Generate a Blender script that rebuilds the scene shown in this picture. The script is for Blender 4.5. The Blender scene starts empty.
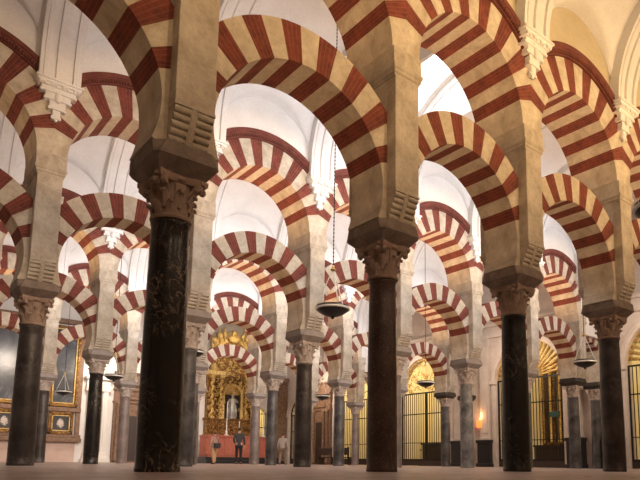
import bpy, bmesh, math, random
from mathutils import Vector, Matrix
random.seed(7)
PI=math.pi
sc=bpy.context.scene
COL=sc.collection
P=3.4345                                   # spacing of the columns along an arcade
ROW=[0.0,7.054,14.241,21.45]               # distance of the four arcades
ROWZ=-7.05; YN=32.0; XW=22.5; SPR=8.4
# ------------------------------------------------------------------ camera
def setup_camera():
    f,px,py,yaw,pitch,roll,cx,cy,cz=608.02,354.71,378.30,.68758,.13858,.010919,-2.66004,-6.76907,.12245
    F=Vector((math.sin(yaw),math.cos(yaw),0)); R=Vector((math.cos(yaw),-math.sin(yaw),0)); U=Vector((0,0,1))
    F2=F*math.cos(pitch)+U*math.sin(pitch); U2=U*math.cos(pitch)-F*math.sin(pitch)
    R3=R*math.cos(roll)+U2*math.sin(roll); U3=U2*math.cos(roll)-R*math.sin(roll)
    cd=bpy.data.cameras.new('camera'); cam=bpy.data.objects.new('camera',cd); COL.objects.link(cam)
    cd.sensor_fit='HORIZONTAL'; cd.sensor_width=36; cd.lens=f*36/640
    cd.shift_x=(320-px)/640; cd.shift_y=(py-240)/640; cd.clip_end=200; cd.clip_start=.02
    M=Matrix((R3,U3,-F2)).transposed().to_4x4(); M.translation=(cx,cy,cz); cam.matrix_world=M
    sc.camera=cam
setup_camera()
sc.view_settings.view_transform='Standard'; sc.view_settings.look='None'
sc.view_settings.gamma=1; sc.view_settings.use_curve_mapping=False; sc.view_settings.exposure=.30
# ------------------------------------------------------------------ materials
class NT:
    def __init__(s,name):
        s.m=bpy.data.materials.new(name); s.m.use_nodes=True; s.n=s.m.node_tree.nodes; s.l=s.m.node_tree.links
        s.b=s.n['Principled BSDF']
    def new(s,t,**k):
        x=s.n.new(t)
        for a,v in k.items(): setattr(x,a,v)
        return x
    def co(s,kind='Object',scale=(1,1,1)):
        t=s.new('ShaderNodeTexCoord'); mp=s.new('ShaderNodeMapping'); mp.inputs['Scale'].default_value=scale
        s.l.new(t.outputs[kind],mp.inputs['Vector']); return mp.outputs['Vector']
    def noise(s,v,scale,detail=4,rough=.55,dist=0):
        x=s.new('ShaderNodeTexNoise'); x.inputs['Scale'].default_value=scale; x.inputs['Detail'].default_value=detail
        x.inputs['Roughness'].default_value=rough; x.inputs['Distortion'].default_value=dist
        s.l.new(v,x.inputs['Vector']); return x.outputs['Fac']
    def ramp(s,f,stops):
        x=s.new('ShaderNodeValToRGB'); e=x.color_ramp.elements
        while len(e)<len(stops): e.new(.5)
        for k,(p,c) in enumerate(stops): e[k].position=p; e[k].color=(*c,1) if len(c)==3 else c
        s.l.new(f,x.inputs['Fac']); return x.outputs['Color']
    def mix(s,f,a,b,mode='MIX'):
        x=s.new('ShaderNodeMix',data_type='RGBA',blend_type=mode)
        for sock,v in ((x.inputs[0],f),(x.inputs[6],a),(x.inputs[7],b)):
            if hasattr(v,'links') or hasattr(v,'is_linked'): s.l.new(v,sock)
            elif isinstance(v,(int,float)): sock.default_value=v
            else: sock.default_value=(*v,1)
        return x.outputs[2]
    def bump(s,h,st=.3,d=.02):
        x=s.new('ShaderNodeBump'); x.inputs['Strength'].default_value=st; x.inputs['Distance'].default_value=d
        s.l.new(h,x.inputs['Height']); s.l.new(x.outputs['Normal'],s.b.inputs['Normal'])
    def set(s,col=None,rough=None,metal=None,emit=None,es=0,rsock=None):
        if col is not None:
            if hasattr(col,'is_linked'): s.l.new(col,s.b.inputs['Base Color'])
            else: s.b.inputs['Base Color'].default_value=(*col,1)
        if rough is not None: s.b.inputs['Roughness'].default_value=rough
        if metal is not None: s.b.inputs['Metallic'].default_value=metal
        if emit: s.b.inputs['Emission Color'].default_value=(*emit,1); s.b.inputs['Emission Strength'].default_value=es
        return s.m
def stone(name,a,b,scale=3,rough=.85,bump=.25,grain=60,stain=0):
    t=NT(name); v=t.co(); n=t.noise(v,scale,6,.6,.3)
    c=t.ramp(n,[(.32,a),(.7,b)]); g=t.noise(v,grain,3)
    c=t.mix(.18,c,t.ramp(g,[(.3,(.45,.42,.4)),(.7,(1,1,1))]),'MULTIPLY')
    if stain:
        q=t.noise(v,1.3,8,.7,1.0); c=t.mix(stain,c,t.ramp(q,[(.40,(.50,.42,.34)),(.56,(1,1,1))]),'MULTIPLY')
        q2=t.noise(v,14,5,.7); c=t.mix(stain*.6,c,t.ramp(q2,[(.36,(.55,.5,.45)),(.55,(1,1,1))]),'MULTIPLY')
    t.bump(g,bump,.015); return t.set(c,rough)
def brick():
    t=NT('red_brick'); v=t.co('UV'); sep=t.new('ShaderNodeSeparateXYZ'); t.l.new(v,sep.inputs[0])
    m=t.new('ShaderNodeMath',operation='MULTIPLY'); t.l.new(sep.outputs[0],m.inputs[0]); m.inputs[1].default_value=18
    fr=t.new('ShaderNodeMath',operation='FRACT'); t.l.new(m.outputs[0],fr.inputs[0])
    line=t.ramp(fr.outputs[0],[(0,(1,1,1)),(.16,(0,0,0)),(.84,(0,0,0)),(1,(1,1,1))])
    vo=t.co('Object'); n=t.noise(vo,5,5,.6)
    c=t.ramp(n,[(.3,(.085,.015,.010)),(.7,(.215,.042,.025))])
    c=t.mix(t.ramp(t.noise(vo,22,3),[(.42,(0,0,0)),(.75,(.22,.22,.22))]),c,(.32,.13,.085))
    ln=t.mix(.28,(0,0,0),line); c=t.mix(ln,c,(.36,.17,.11))
    t.bump(line,-.4,.01); return t.set(c,.85)
def marble(name,base,mid,vein,vs=2.2,rough=.32,spots=None,amount=.55):
    t=NT(name); v=t.co('Object'); 
    n=t.noise(v,2.0,7,.65,.8); c=t.ramp(n,[(.35,base),(.75,mid)])
    w=t.noise(v,vs,8,.62,1.6)
    band=t.ramp(w,[(.485,(0,0,0)),(.50,(1,1,1)),(.515,(0,0,0))])
    w3=t.noise(v,1.1,3,.5); gate=t.ramp(w3,[(.42,(0,0,0)),(.62,(1,1,1))])
    w2=t.noise(v,vs*3,6,.6,1.2); band2=t.ramp(w2,[(.49,(0,0,0)),(.50,(.6,.6,.6)),(.51,(0,0,0))])
    bb=t.mix(1.0,band,band2,'ADD'); bb=t.mix(1.0,bb,gate,'MULTIPLY'); bb=t.mix(amount,(0,0,0),bb)
    c=t.mix(bb,c,vein)
    if spots:
        s=t.noise(v,38,2,.5); c=t.mix(t.ramp(s,[(.60,(0,0,0)),(.68,(.7,.7,.7))]),c,spots)
        t.bump(s,.15,.01)
    return t.set(c,rough)
M={}
M['stone']=stone('arch_stone',(.50,.43,.335),(.71,.63,.51),4,stain=.40)
M['pier']=stone('pier_stone',(.47,.41,.33),(.67,.60,.50),3.5,.9,.7,38,stain=.38)
M['brick']=brick()
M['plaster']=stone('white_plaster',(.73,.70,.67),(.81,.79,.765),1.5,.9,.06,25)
M['litplaster']=stone('gold_lit_plaster',(.50,.42,.28),(.60,.52,.37),1.5,.9,.1,25)  # front arcade plaster with the warm light put into its colour
M['mould']=stone('dark_red_moulding',(.12,.03,.022),(.18,.05,.034),6)
M['impost']=stone('impost_stone',(.20,.155,.13),(.34,.275,.23),5,.75,.5,stain=.4)
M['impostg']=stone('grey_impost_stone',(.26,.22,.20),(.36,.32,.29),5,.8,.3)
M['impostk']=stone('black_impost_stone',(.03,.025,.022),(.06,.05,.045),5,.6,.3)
M['cap']=stone('brown_capital_stone',(.27,.185,.14),(.44,.32,.245),6,.8,.5,30)
M['capl']=stone('pale_capital_stone',(.34,.27,.23),(.60,.52,.46),6,.8,.5,30)
M['wall']=stone('chapel_wall_plaster',(.52,.44,.39),(.64,.56,.50),2,.9,.1)
M['black']=marble('black_marble',(.004,.0035,.003),(.018,.014,.012),(.42,.33,.25),2.6,.24,amount=.8)
M['brown']=marble('dark_brown_marble',(.028,.016,.012),(.105,.060,.045),(.012,.007,.006),1.6,.38,spots=(.20,.13,.10),amount=.7)
M['black2']=marble('soft_black_marble',(.005,.0045,.004),(.018,.015,.014),(.28,.25,.22),1.5,.27,amount=.5)
M['grey']=marble('dark_grey_marble',(.012,.009,.009),(.075,.062,.058),(.26,.23,.21),1.8,.33,amount=.45)
M['greyb']=marble('blue_grey_marble',(.022,.021,.022),(.17,.165,.17),(.02,.02,.022),1.7,.33,amount=.7)
M['pale']=marble('pale_mottled_marble',(.07,.07,.075),(.38,.37,.36),(.02,.02,.022),1.4,.35,amount=.9)
M['pink']=marble('pinkish_grey_marble',(.13,.10,.095),(.28,.23,.215),(.06,.045,.04),1.7,.4,amount=.5)
M['iron']=NT('black_iron').set((.015,.014,.013),.45,.6)
M['steel']=NT('pale_steel').set((.75,.74,.70),.35,.4)
def gold(name,a,b,c2):
    t=NT(name); v=t.co(); n=t.noise(v,9,6,.7,1.5); g=t.noise(v,16,3,.6,.6)
    t.bump(g,.9,.05); return t.set(t.ramp(n,[(.32,a),(.5,b),(.72,c2)]),.38,.55)
M['gold']=gold('gilded_wood',(.012,.004,.002),(.16,.065,.014),(.85,.50,.13))
M['goldl']=gold('pale_gilding',(.16,.08,.02),(.65,.42,.13),(1,.84,.45))
M['darkwood']=NT('dark_wood').set((.035,.02,.014),.5)
M['wood']=stone('carved_brown_wood',(.10,.05,.028),(.30,.18,.11),9,.6,.8,30)
M['redcloth']=stone('red_marble_altar_front',(.36,.09,.055),(.50,.15,.09),7,.6,.1)
M['white']=NT('white_marble').set((.72,.68,.64),.4)
M['cream']=NT('chapel_cream_plaster').set((.80,.70,.46),.9)
M['blackplinth']=NT('black_stone_plinth').set((.018,.016,.017),.35)
M['candle']=NT('candle_wax').set((.85,.8,.7),.5)
def floor_mat():
    t=NT('worn_marble_floor'); v=t.co('Object')
    br=t.new('ShaderNodeTexBrick'); br.offset=.5; br.inputs['Scale'].default_value=1
    br.inputs['Brick Width'].default_value=1.3; br.inputs['Row Height'].default_value=.65; br.inputs['Mortar Size'].default_value=.008
    br.inputs['Color1'].default_value=(.50,.41,.385,1); br.inputs['Color2'].default_value=(.38,.30,.275,1); br.inputs['Mortar'].default_value=(.12,.085,.075,1)
    t.l.new(v,br.inputs['Vector'])
    n=t.noise(v,1.4,7,.65,.6); c=t.mix(.55,br.outputs['Color'],t.ramp(n,[(.3,(.55,.52,.5)),(.7,(1.15,1.1,1.08))]),'MULTIPLY')
    r=t.ramp(t.noise(v,3,4),[(.3,(.26,.26,.26)),(.7,(.5,.5,.5))]); t.l.new(r,t.b.inputs['Roughness'])
    t.bump(t.noise(v,5,3),.08,.02); return t.set(c)
M['floor']=floor_mat()
def flat(name,col,rough=.7,metal=0,emit=None,es=0): return NT(name).set(col,rough,metal,emit,es)
# ------------------------------------------------------------------ mesh helpers
def link(name,bm,mats,parent=None,loc=None,smooth=False,angle=None):
    me=bpy.data.meshes.new(name); bm.normal_update(); bm.to_mesh(me); bm.free()
    for m in (mats if isinstance(mats,(list,tuple)) else [mats]): me.materials.append(m)
    if smooth:
        for p in me.polygons: p.use_smooth=True
        if angle: me.set_sharp_from_angle(angle=math.radians(angle))
    o=bpy.data.objects.new(name,me); COL.objects.link(o)
    if parent is not None: o.parent=parent
    if loc: o.location=loc
    return o
def inst(name,src,parent=None,loc=(0,0,0),rz=0,mat=None):
    o=src.copy(); o.name=name; COL.objects.link(o); o.parent=parent; o.location=loc; o.rotation_euler=(0,0,rz)
    for k in ('label','category','group','kind'):
        if k in o: del o[k]
    return o
def empty(name,loc,rz=0):
    o=bpy.data.objects.new(name,None); COL.objects.link(o); o.location=loc; o.rotation_euler=(0,0,rz); o.empty_display_size=.2; return o
def tag(o,label,cat,group=None):
    o['label']=label; o['category']=cat
    if group: o['group']=group
    return o
def struct(o): o['kind']='structure'; return o
def box(bm,x0,x1,y0,y1,z0,z1,mi=0,bev=0):
    r=bmesh.ops.create_cube(bm,size=1,matrix=Matrix.Translation(((x0+x1)/2,(y0+y1)/2,(z0+z1)/2))@Matrix.Diagonal((x1-x0,y1-y0,z1-z0,1)))
    vs=r['verts']; fs={f for v in vs for f in v.link_faces}
    for f in fs: f.material_index=mi
    if bev: bmesh.ops.bevel(bm,geom=list({e for v in vs for e in v.link_edges}),offset=bev,segments=2,affect='EDGES',profile=.6)
def lathe(bm,prof,seg=32,c=(0,0),mi=0,cap=True):
    rings=[]
    for r,z in prof: rings.append([bm.verts.new((c[0]+r*math.cos(2*PI*k/seg),c[1]+r*math.sin(2*PI*k/seg),z)) for k in range(seg)])
    for a,b in zip(rings,rings[1:]):
        for k in range(seg):
            f=bm.faces.new((a[k],a[(k+1)%seg],b[(k+1)%seg],b[k])); f.material_index=mi; f.smooth=True
    if cap:
        for rg,fl in ((rings[0],True),(rings[-1],False)):
            f=bm.faces.new(rg[::-1] if fl else rg); f.material_index=mi
def loft(bm,secs,mi=0,cap=True,close=True):
    rs=[[bm.verts.new(p) for p in s] for s in secs]
    for a,b in zip(rs,rs[1:]):
        n=len(a)
        for k in range(n if close else n-1):
            f=bm.faces.new((a[k],a[(k+1)%n],b[(k+1)%n],b[k])); f.material_index=mi
    if cap and close:
        bm.faces.new(rs[0][::-1]).material_index=mi; bm.faces.new(rs[-1]).material_index=mi
def rect(hx,hy,z,cx=0,cy=0): return [(cx-hx,cy-hy,z),(cx+hx,cy-hy,z),(cx+hx,cy+hy,z),(cx-hx,cy+hy,z)]
def tube(bm,pts,r,seg=8,mi=0):
    pts=[Vector(p) for p in pts]; rings=[]
    for i,p in enumerate(pts):
        d=(pts[min(i+1,len(pts)-1)]-pts[max(i-1,0)]).normalized()
        a=d.orthogonal().normalized() if i==0 else (a-d*a.dot(d)).normalized()
        b=d.cross(a); rr=r[i] if isinstance(r,(list,tuple)) else r
        rings.append([bm.verts.new(p+a*rr*math.cos(2*PI*k/seg)+b*rr*math.sin(2*PI*k/seg)) for k in range(seg)])
    for a_,b_ in zip(rings,rings[1:]):
        for k in range(seg):
            f=bm.faces.new((a_[k],a_[(k+1)%seg],b_[(k+1)%seg],b_[k])); f.material_index=mi; f.smooth=True
    bm.faces.new(rings[0][::-1]).material_index=mi; bm.faces.new(rings[-1]).material_index=mi
def ball(bm,c,r,sc_=(1,1,1),seg=12,mi=0):
    res=bmesh.ops.create_uvsphere(bm,u_segments=seg,v_segments=max(6,seg*2//3),radius=r,matrix=Matrix.Translation(c)@Matrix.Diagonal((*sc_,1)))
    for f in {f for v in res['verts'] for f in v.link_faces}: f.material_index=mi; f.smooth=True
# ------------------------------------------------------------------ prototypes
HIDE=[]
def proto(name,bm,mats,**k):
    o=link(name,bm,mats,**k); COL.objects.unlink(o); return o
def ring_mesh(rin,rout,xlim,t,th_bot,close=0,nv=19,sub=3):
    """striped arch in the XZ plane centred on the arch centre; materials 0 stone, 1 brick"""
    bm=bmesh.new(); uvl=bm.loops.layers.uv.new('UV')
    def ro(th):
        c=abs(math.cos(math.radians(th))); return min(rout,xlim/c) if c>1e-4 else rout
    w=180/nv; cells=[]
    e=2*w
    cells+=[(th_bot,e,0),(180-e,180-th_bot,0)]
    for k in range(2,nv-2): cells.append((k*w,(k+1)*w,1 if k%2==0 else 0))
    def ri(th):
        q=e-th if th<90 else th-(180-e)
        return rin-close*max(0,q/(e-th_bot))**1.4
    for a,b,mi in cells:
        n=sub if b-a<12 else 10
        ths=[a+(b-a)*q/n for q in range(n+1)]
        # tiny relief so that joints read as real stones
        S=[]
        for th in ths:
            r=math.radians(th); c,s=math.cos(r),math.sin(r); R=ro(th)
            if xlim<rout and th_bot<0 and (th<0 or th>180): R=xlim/abs(c)
            r_=ri(th); S.append([(r_*c,-t,r_*s),(R*c,-t,R*s),(R*c,t,R*s),(r_*c,t,r_*s)])
        vs=[[bm.verts.new(p) for p in s] for s in S]
        for q in range(n):
            A,B=vs[q],vs[q+1]; u0,u1=[math.radians(x)*rin for x in (ths[q],ths[q+1])]
            for j,(vv) in enumerate(((0,.5),(0,1),(.5,0),(0,1))):
                j2=(j+1)%4; f=bm.faces.new((A[j],A[j2],B[j2],B[j])); f.material_index=mi
                for lp,(uu,vv_) in zip(f.loops,((u0,0),(u0,1),(u1,1),(u1,0))): lp[uvl].uv=(uu,vv_)
        bm.faces.new(vs[0]); bm.faces.new(vs[-1][::-1])
    bmesh.ops.remove_doubles(bm,verts=bm.verts,dist=1e-5)
    bmesh.ops.recalc_face_normals(bm,faces=bm.faces)
    return bm
LZ,LR,LT=4.13,1.41,.36
UZ,UR,UT=6.45,1.42,.53
p_low=proto('lower',ring_mesh(LR,1.97,P/2-.19,LT,-16.9,.05),[M['stone'],M['brick']])
p_up=proto('upper',ring_mesh(UR,2.15,P/2,UT,0),[M['stone'],M['brick']])
# short arches against the chapel wall
SH=XW-6*P
p_slow=proto('slower',ring_mesh((SH-.56)/2,.95,SH/2-.12,LT,-16,nv=11),[M['stone'],M['brick']])
def moulding(side):
    bm=bmesh.new(); y0=side*(UT-.03); y1=side*(UT+.10); y2=side*(UT+.05)
    a0=37.0; n=48; secs=[]
    for k in range(n+1):
        th=math.radians(a0+(180-2*a0)*k/n); c,s=math.cos(th),math.sin(th)
        secs.append([(r*c,y,r*s) for r,y in ((2.12,y0),(2.12,y2),(2.20,y2),(2.20,y1-side*.02),(2.26,y1-side*.02),(2.28,y1),(2.37,y1),(2.37,y0))])
    loft(bm,secs)
    nt=64
    for k in range(nt):
        th=math.radians(a0+(180-2*a0)*(k+.5)/nt); m=Matrix.Rotation(-(th-PI/2),4,'Y')
        r=bmesh.ops.create_cube(bm,size=1,matrix=m@Matrix.Translation((0,side*(UT+.07),2.19))@Matrix.Rotation(PI/4,4,'Z')@Matrix.Diagonal((.042,.042,.07,1)))
    bmesh.ops.recalc_face_normals(bm,faces=bm.faces); return bm
p_m=[proto('m',moulding(s),M['mould']) for s in (-1,1)]
def capital_mesh():
    bm=bmesh.new()
    lathe(bm,[(.20,0),(.235,.005),(.245,.03),(.235,.055),(.205,.065),(.205,.12),(.212,.30),(.23,.40),(.26,.455)],32)
    # abacus with concave sides
    def ab(h,z):
        pts=[]
        for s in range(4):
            for q in range(6):
                tt=-1+2*q/6; d=h*(1-.16*(1-tt*tt)); x,y=(tt*h*.93,-d)
                if q==0: x,y=(-h*.86,-h)
                a=s*PI/2; pts.append((x*math.cos(a)-y*math.sin(a),x*math.sin(a)+y*math.cos(a),z))
        return pts
    loft(bm,[ab(.30,.445),(ab(.325,.47)),(ab(.33,.53))])
    def leaf(ang,z0,h,w,rb,out,th=.035):
        prof=[(rb,z0,1.0),(rb+.012,z0+h*.35,1.05),(rb+.02,z0+h*.65,1.0),(rb+.05,z0+h*.88,.85),(rb+out*.75,z0+h,.7),(rb+out,z0+h*.93,.52),(rb+out*.97,z0+h*.80,.3)]
        secs=[]
        for i,(r,z,ww) in enumerate(prof):
            a=prof[max(0,i-1)]; b=prof[min(len(prof)-1,i+1)]; d=Vector((b[0]-a[0],b[1]-a[1])).normalized(); n=Vector((d.y,-d.x))
            pts=[]
            for q,(fx,fo) in enumerate(((-1,.0),(-.75,.55),(-.3,.8),(0,1.05),(.3,.8),(.75,.55),(1,.0),(.7,-.5),(-.7,-.5))):
                rr=r+n.x*th*fo; zz=z+n.y*th*fo; y=fx*w*ww/2
                pts.append((rr*math.cos(ang)-y*math.sin(ang),rr*math.sin(ang)+y*math.cos(ang),zz))
            secs.append(pts)
        loft(bm,secs)
        return prof
    for k in range(8): leaf(k*PI/4+PI/8,.06,.15,.125,.195,.085,.03)
    for k in range(8): leaf(k*PI/4,.14,.20,.125,.20,.10,.032)
    for k in range(8):
        a=k*PI/4; cr=k%2; R1=.395 if cr else .285; w=.062 if cr else .058
        secs=[]
        for r,z,ww,th in ((.215,.24,.8,.03),(.235,.32,1,.04),(.255+.05*cr,.40,1.1,.05),(R1-.05,.455,1.1,.06),(R1,.485,1.0,.055),(R1,.525,.9,.03)):
            pts=[]
            for fx,fo in ((-1,-.6),(-1,.4),(-.5,.85),(0,1),(.5,.85),(1,.4),(1,-.6)):
                rr=r+fo*th*.6-.02; y=fx*w*ww; pts.append((rr*math.cos(a)-y*math.sin(a),rr*math.sin(a)+y*math.cos(a),z-(.02*fo if z>.45 else 0)))
            secs.append(pts)
        loft(bm,secs)
        if cr:
            c=Vector((math.cos(a),math.sin(a),0))*.35; tq=Vector((-math.sin(a),math.cos(a),0))
            for s_ in (-1,1): tube(bm,[c+tq*s_*.02+Vector((0,0,.415)),c+tq*s_*.075+Vector((0,0,.415))],.043,10)
    bmesh.ops.recalc_face_normals(bm,faces=bm.faces); return bm
p_cap={k:proto('cap',capital_mesh(),M[m],smooth=True,angle=42) for k,m in (('d','cap'),('l','capl'))}
def impost_mesh():
    bm=bmesh.new()
    def oc(hx,hy,cx,cy,z): return [(-hx,-hy+cy,z),(-hx+cx,-hy,z),(hx-cx,-hy,z),(hx,-hy+cy,z),(hx,hy-cy,z),(hx-cx,hy,z),(-hx+cx,hy,z),(-hx,hy-cy,z)]
    loft(bm,[oc(.285,.285,.004,.004,0),oc(.30,.30,.006,.006,.012),oc(.375,.415,.03,.035,.105),oc(.40,.45,.05,.06,.135),oc(.405,.455,.13,.11,.29)])
    bmesh.ops.recalc_face_normals(bm,faces=bm.faces); return bm
p_imp={k:proto('imp',impost_mesh(),M[m]) for k,m in (('d','impost'),('l','impostg'),('k','impostk'))}
def shaft_mesh(h):
    bm=bmesh.new(); n=14; prof=[(.246,0),(.252,.01),(.252,.05)]
    for k in range(n+1):
        q=k/n; prof.append((.246-.026*q**1.4+.004*math.sin(PI*q),.06+(h-.12)*q))
    prof+=[(.228,h-.045),(.232,h-.03),(.228,h-.01),(.21,h)]
    lathe(bm,prof,40); return bm
def pier_mesh():
    bm=bmesh.new()
    box(bm,-.245,.245,-.36,.36,3.72,4.16)
    box(bm,-.245,.245,-.55,.55,4.14,6.02,bev=.012)
    box(bm,-.297,.297,-UT-.04,UT+.04,6.15,UZ,bev=.012)
    return bm
p_pier=proto('pier',pier_mesh(),M['pier'])
def cornice_mesh():
    bm=bmesh.new(); a,b=.245,.53
    loft(bm,[rect(a,b,5.98),rect(a+.015,b+.015,5.98),rect(a+.018,b+.018,6.01),rect(a+.038,b+.038,6.03),rect(a+.04,b+.042,6.07),rect(a+.062,b+.062,6.10),rect(a+.065,b+.065,6.15),rect(a+.05,b+.05,6.17)])
    return bm
p_cor=proto('cor',cornice_mesh(),M['pier'])
def modillion_mesh():
    bm=bmesh.new(); n=5; z0,z1=3.725,4.16; y0,y1=.37,.555
    secs=[[(x,.33,z0),(x,y0-.008,z0),(x,y1-.022,z1-.04),(x,y1-.005,z1),(x,.33,z1)] for x in (-.245,.245)]
    loft(bm,secs)
    for k in range(n):
        q=(k+.5)/n; y=y0-.018+(y1-y0-.01)*q; z=z0+.02+(z1-z0-.05)*q
        for xa,xb in ((-.24,-.04),(.04,.24)): tube(bm,[(xa,y+.002,z),(xb,y+.002,z)],.0415,10)
    loft(bm,[[(x,.35,z0),(x,y0+.022,z0),(x,y1+.004,z1-.03),(x,.35,z1-.03)] for x in (-.042,.042)])
    loft(bm,[[(x,.35,z1-.035),(x,y1+.005,z1-.035),(x,y1+.005,z1),(x,.35,z1)] for x in (-.252,.252)])
    bmesh.ops.recalc_face_normals(bm,faces=bm.faces); return bm
p_mod=proto('mod',modillion_mesh(),M['pier'],smooth=True,angle=40)
# vault rib and corbel
def rib_mesh(w,z0=SPR-.06):
    """transverse band spanning a nave of width w, in the YZ plane centred on the nave"""
    bm=bmesh.new(); R=(w-2*UT)/2; n=40; secs=[]; D=SPR-.06-z0
    xs=[(-.41,0),(-.41,-.15),(-.34,-.15),(-.33,-.17),(-.25,-.17),(-.24,-.12),(-.10,-.12),(-.09,-.17),(.09,-.17),(.10,-.12),(.24,-.12),(.25,-.17),(.33,-.17),(.34,-.15),(.41,-.15),(.41,0)]
    for k in range(n+1):
        th=PI*k/n; c,s=math.cos(th),math.sin(th); zc=z0+D if k not in (0,n) else z0
        secs.append([(x,(R+(.03 if d==0 else -.04)+d)*c,zc+(R+(.05 if d==0 else -.02)+d)*s) for x,d in xs])
    loft(bm,secs); bmesh.ops.recalc_face_normals(bm,faces=bm.faces); return bm
def corbel_mesh():
    """foliate plaster console; wall plane y=0, projects to -y; local z 0 is its top"""
    bm=bmesh.new()
    box(bm,-.46,.46,-.27,.12,-.05,0,bev=.01); box(bm,-.43,.43,-.235,.12,-.10,-.045,bev=.012); box(bm,-.40,.40,-.20,.12,-.16,-.095,bev=.015)
    # stepped plate: each tier narrower, longer towards the middle
    for hx,d,z0,z1 in ((.34,.17,-.15,-.27),(.25,.145,-.26,-.42),(.16,.12,-.41,-.61),(.08,.09,-.59,-.80)):
        box(bm,-hx,hx,-d,.12,z1,z0,bev=.03)
        for q in (-1,1): tube(bm,[(q*(hx-.01),-d*.95,z1+.02),(q*(hx-.01),.1,z1+.02)],.034,8)
    for x,z in ((0,-.80),(-.07,-.76),(.07,-.76)): ball(bm,(x,-.05,z),.04,(1,.8,1.3),10)
    for x in (-.33,-.11,.11,.33): tube(bm,[(x-.06,-.215,-.14),(x,-.225,-.11),(x+.06,-.215,-.14)],.03,8)
    ball(bm,(0,-.15,-.36),.075,(1,.6,1.5),12)
    return bm
p_corb=proto('corb',corbel_mesh(),M['plaster'],smooth=True,angle=50)
# ------------------------------------------------------------------ colonnade
# nick: how each column is told apart; (row, i): (nick, shaft, capital, impost, shaft height, radius scale)
C={}
C[0,-1]=('column beyond the left edge','black2','d','d',2.9,1)
C[0,0]=('nearest thick black column','black','d','d',2.92,1.0)
C[0,1]=('dark brown central column','brown','d','d',2.90,.92)
C[0,2]=('soft black column right of centre','black2','d','d',2.89,1.0)
C[0,3]=('rightmost dark brown column','grey','d','d',2.93,.97)
C[0,4]=('front column past the right edge','grey','d','d',2.9,1)
C[0,5]=('front column far past the right edge','grey','d','d',2.9,1)
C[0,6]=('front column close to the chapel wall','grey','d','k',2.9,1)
C[1,-1]=('second-row column beyond the left edge','grey','d','d',2.9,1)
C[1,0]=('leftmost dark grey column','grey','d','d',2.86,1.0)
C[1,1]=('grey column right behind the nearest column','greyb','l','l',2.80,.95)
C[1,2]=('dark slate column left of centre','grey','l','l',2.82,.97)
C[1,3]=('pinkish column just right of the central column','pink','l','l',2.82,.9)
C[1,4]=('pale mottled column','pale','l','l',2.86,.93)
C[1,5]=('column mostly behind the soft black one','greyb','l','l',2.86,.93)
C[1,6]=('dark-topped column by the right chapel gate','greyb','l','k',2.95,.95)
C[2,0]=('third-row column past the left edge','grey','d','d',2.96,1)
C[2,1]=('slim dark column between the leftmost two','black2','l','l',2.98,.95)
C[2,2]=('third-row column peeping behind the grey one','greyb','l','l',2.96,.9)
C[2,3]=('grey column right of the altarpiece','greyb','l','l',2.98,.93)
C[2,4]=('blue-grey column left of the central column','greyb','l','l',3.02,1.0)
C[2,5]=('third-row column behind the pinkish one','greyb','l','l',3.0,.9)
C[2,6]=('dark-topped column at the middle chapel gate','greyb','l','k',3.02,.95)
C[3,0]=('fourth-row column past the left edge','grey','l','l',3.02,1)
C[3,1]=('scratched dark column behind the leftmost one','grey','l','l',3.02,1.0)
C[3,2]=('pinkish grey column left of the nearest one','pink','l','l',3.02,.95)
C[3,3]=('fourth-row column behind the grey pair','pink','l','l',3.02,.95)
C[3,4]=('lilac-grey column beside the standing visitor','pink','l','l',3.05,1.05)
C[3,5]=('fourth-row column behind the slate one','pink','l','l',3.02,.95)
C[3,6]=('small column before the far yellow gate','pink','l','l',3.05,.9)
shafts={}
def column(loc,key,half=False):
    nick,mt,cp,im,h,rs=C[key] if not half else half
    o=empty('column',loc)
    k=(mt,h)
    if k not in shafts: shafts[k]=proto('shaft',shaft_mesh(h),M[mt])
    s=inst('shaft',shafts[k],o); s.scale=(rs,rs,1)
    # capital stretches between shaft top and the impost at 3.43
    c=inst('capital',p_cap[cp],o,(0,0,h)); c.scale=(1,1,(3.435-h)/.53)
    inst('impost',p_imp[im],o,(0,0,3.43))
    return o
DX={(0,2):-.11,(0,0):.03}                  # the old columns do not stand exactly on the grid
CAT={'black':'near-black veined marble','brown':'dark brown pitted marble','black2':'soft black marble','grey':'dark grey marble','greyb':'blue-grey marble','pale':'pale mottled marble','pink':'pinkish grey marble'}
ROWN=['front','second','third','fourth']
for (j,i),v in C.items():
    o=column((i*P+DX.get((j,i),0),ROW[j],0),(j,i)); n=v[0]
    tag(o,f"{CAT[v[1]]} shaft and leafy capital, {n}",'column',f'marble columns of the {ROWN[j]} arcade')
    pr=empty('pier',(i*P+DX.get((j,i),0),ROW[j],0)); inst('pier_body',p_pier,pr); inst('cornice',p_cor,pr)
    inst('modillion',p_mod,pr,(0,0,0)); inst('modillion',p_mod,pr,(0,0,0),PI)
    tag(pr,f"square stone pier with moulded cornice standing on {n}",'pier',f'stone piers of the {ROWN[j]} arcade')
ims=[(0,range(-1,6)),(1,range(-1,6)),(2,range(0,6)),(3,range(0,6))]
for j,rg in ims:
    for i in rg:
        a,b=C[j,i][0],C[j,i+1][0]
        xl,xr=i*P+DX.get((j,i),0),(i+1)*P+DX.get((j,i+1),0); cx=(xl+xr)/2; sx=(xr-xl)/P
        lo=inst('horseshoe_arch',p_low,None,(cx,ROW[j],LZ))
        lo.scale=(sx,1,1); tag(lo,f"lower striped arch springing rightwards from {a}",'arch',f'lower arches of the {ROWN[j]} arcade')
        up=empty('upper_arch',(cx,ROW[j],UZ)); up.scale=(sx,1,1); inst('arch_ring',p_up,up)
        for q in range(2): inst('brick_moulding',p_m[q],up)
        tag(up,f"upper striped arch springing rightwards above {a}",'arch',f'upper arches of the {ROWN[j]} arcade')
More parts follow.
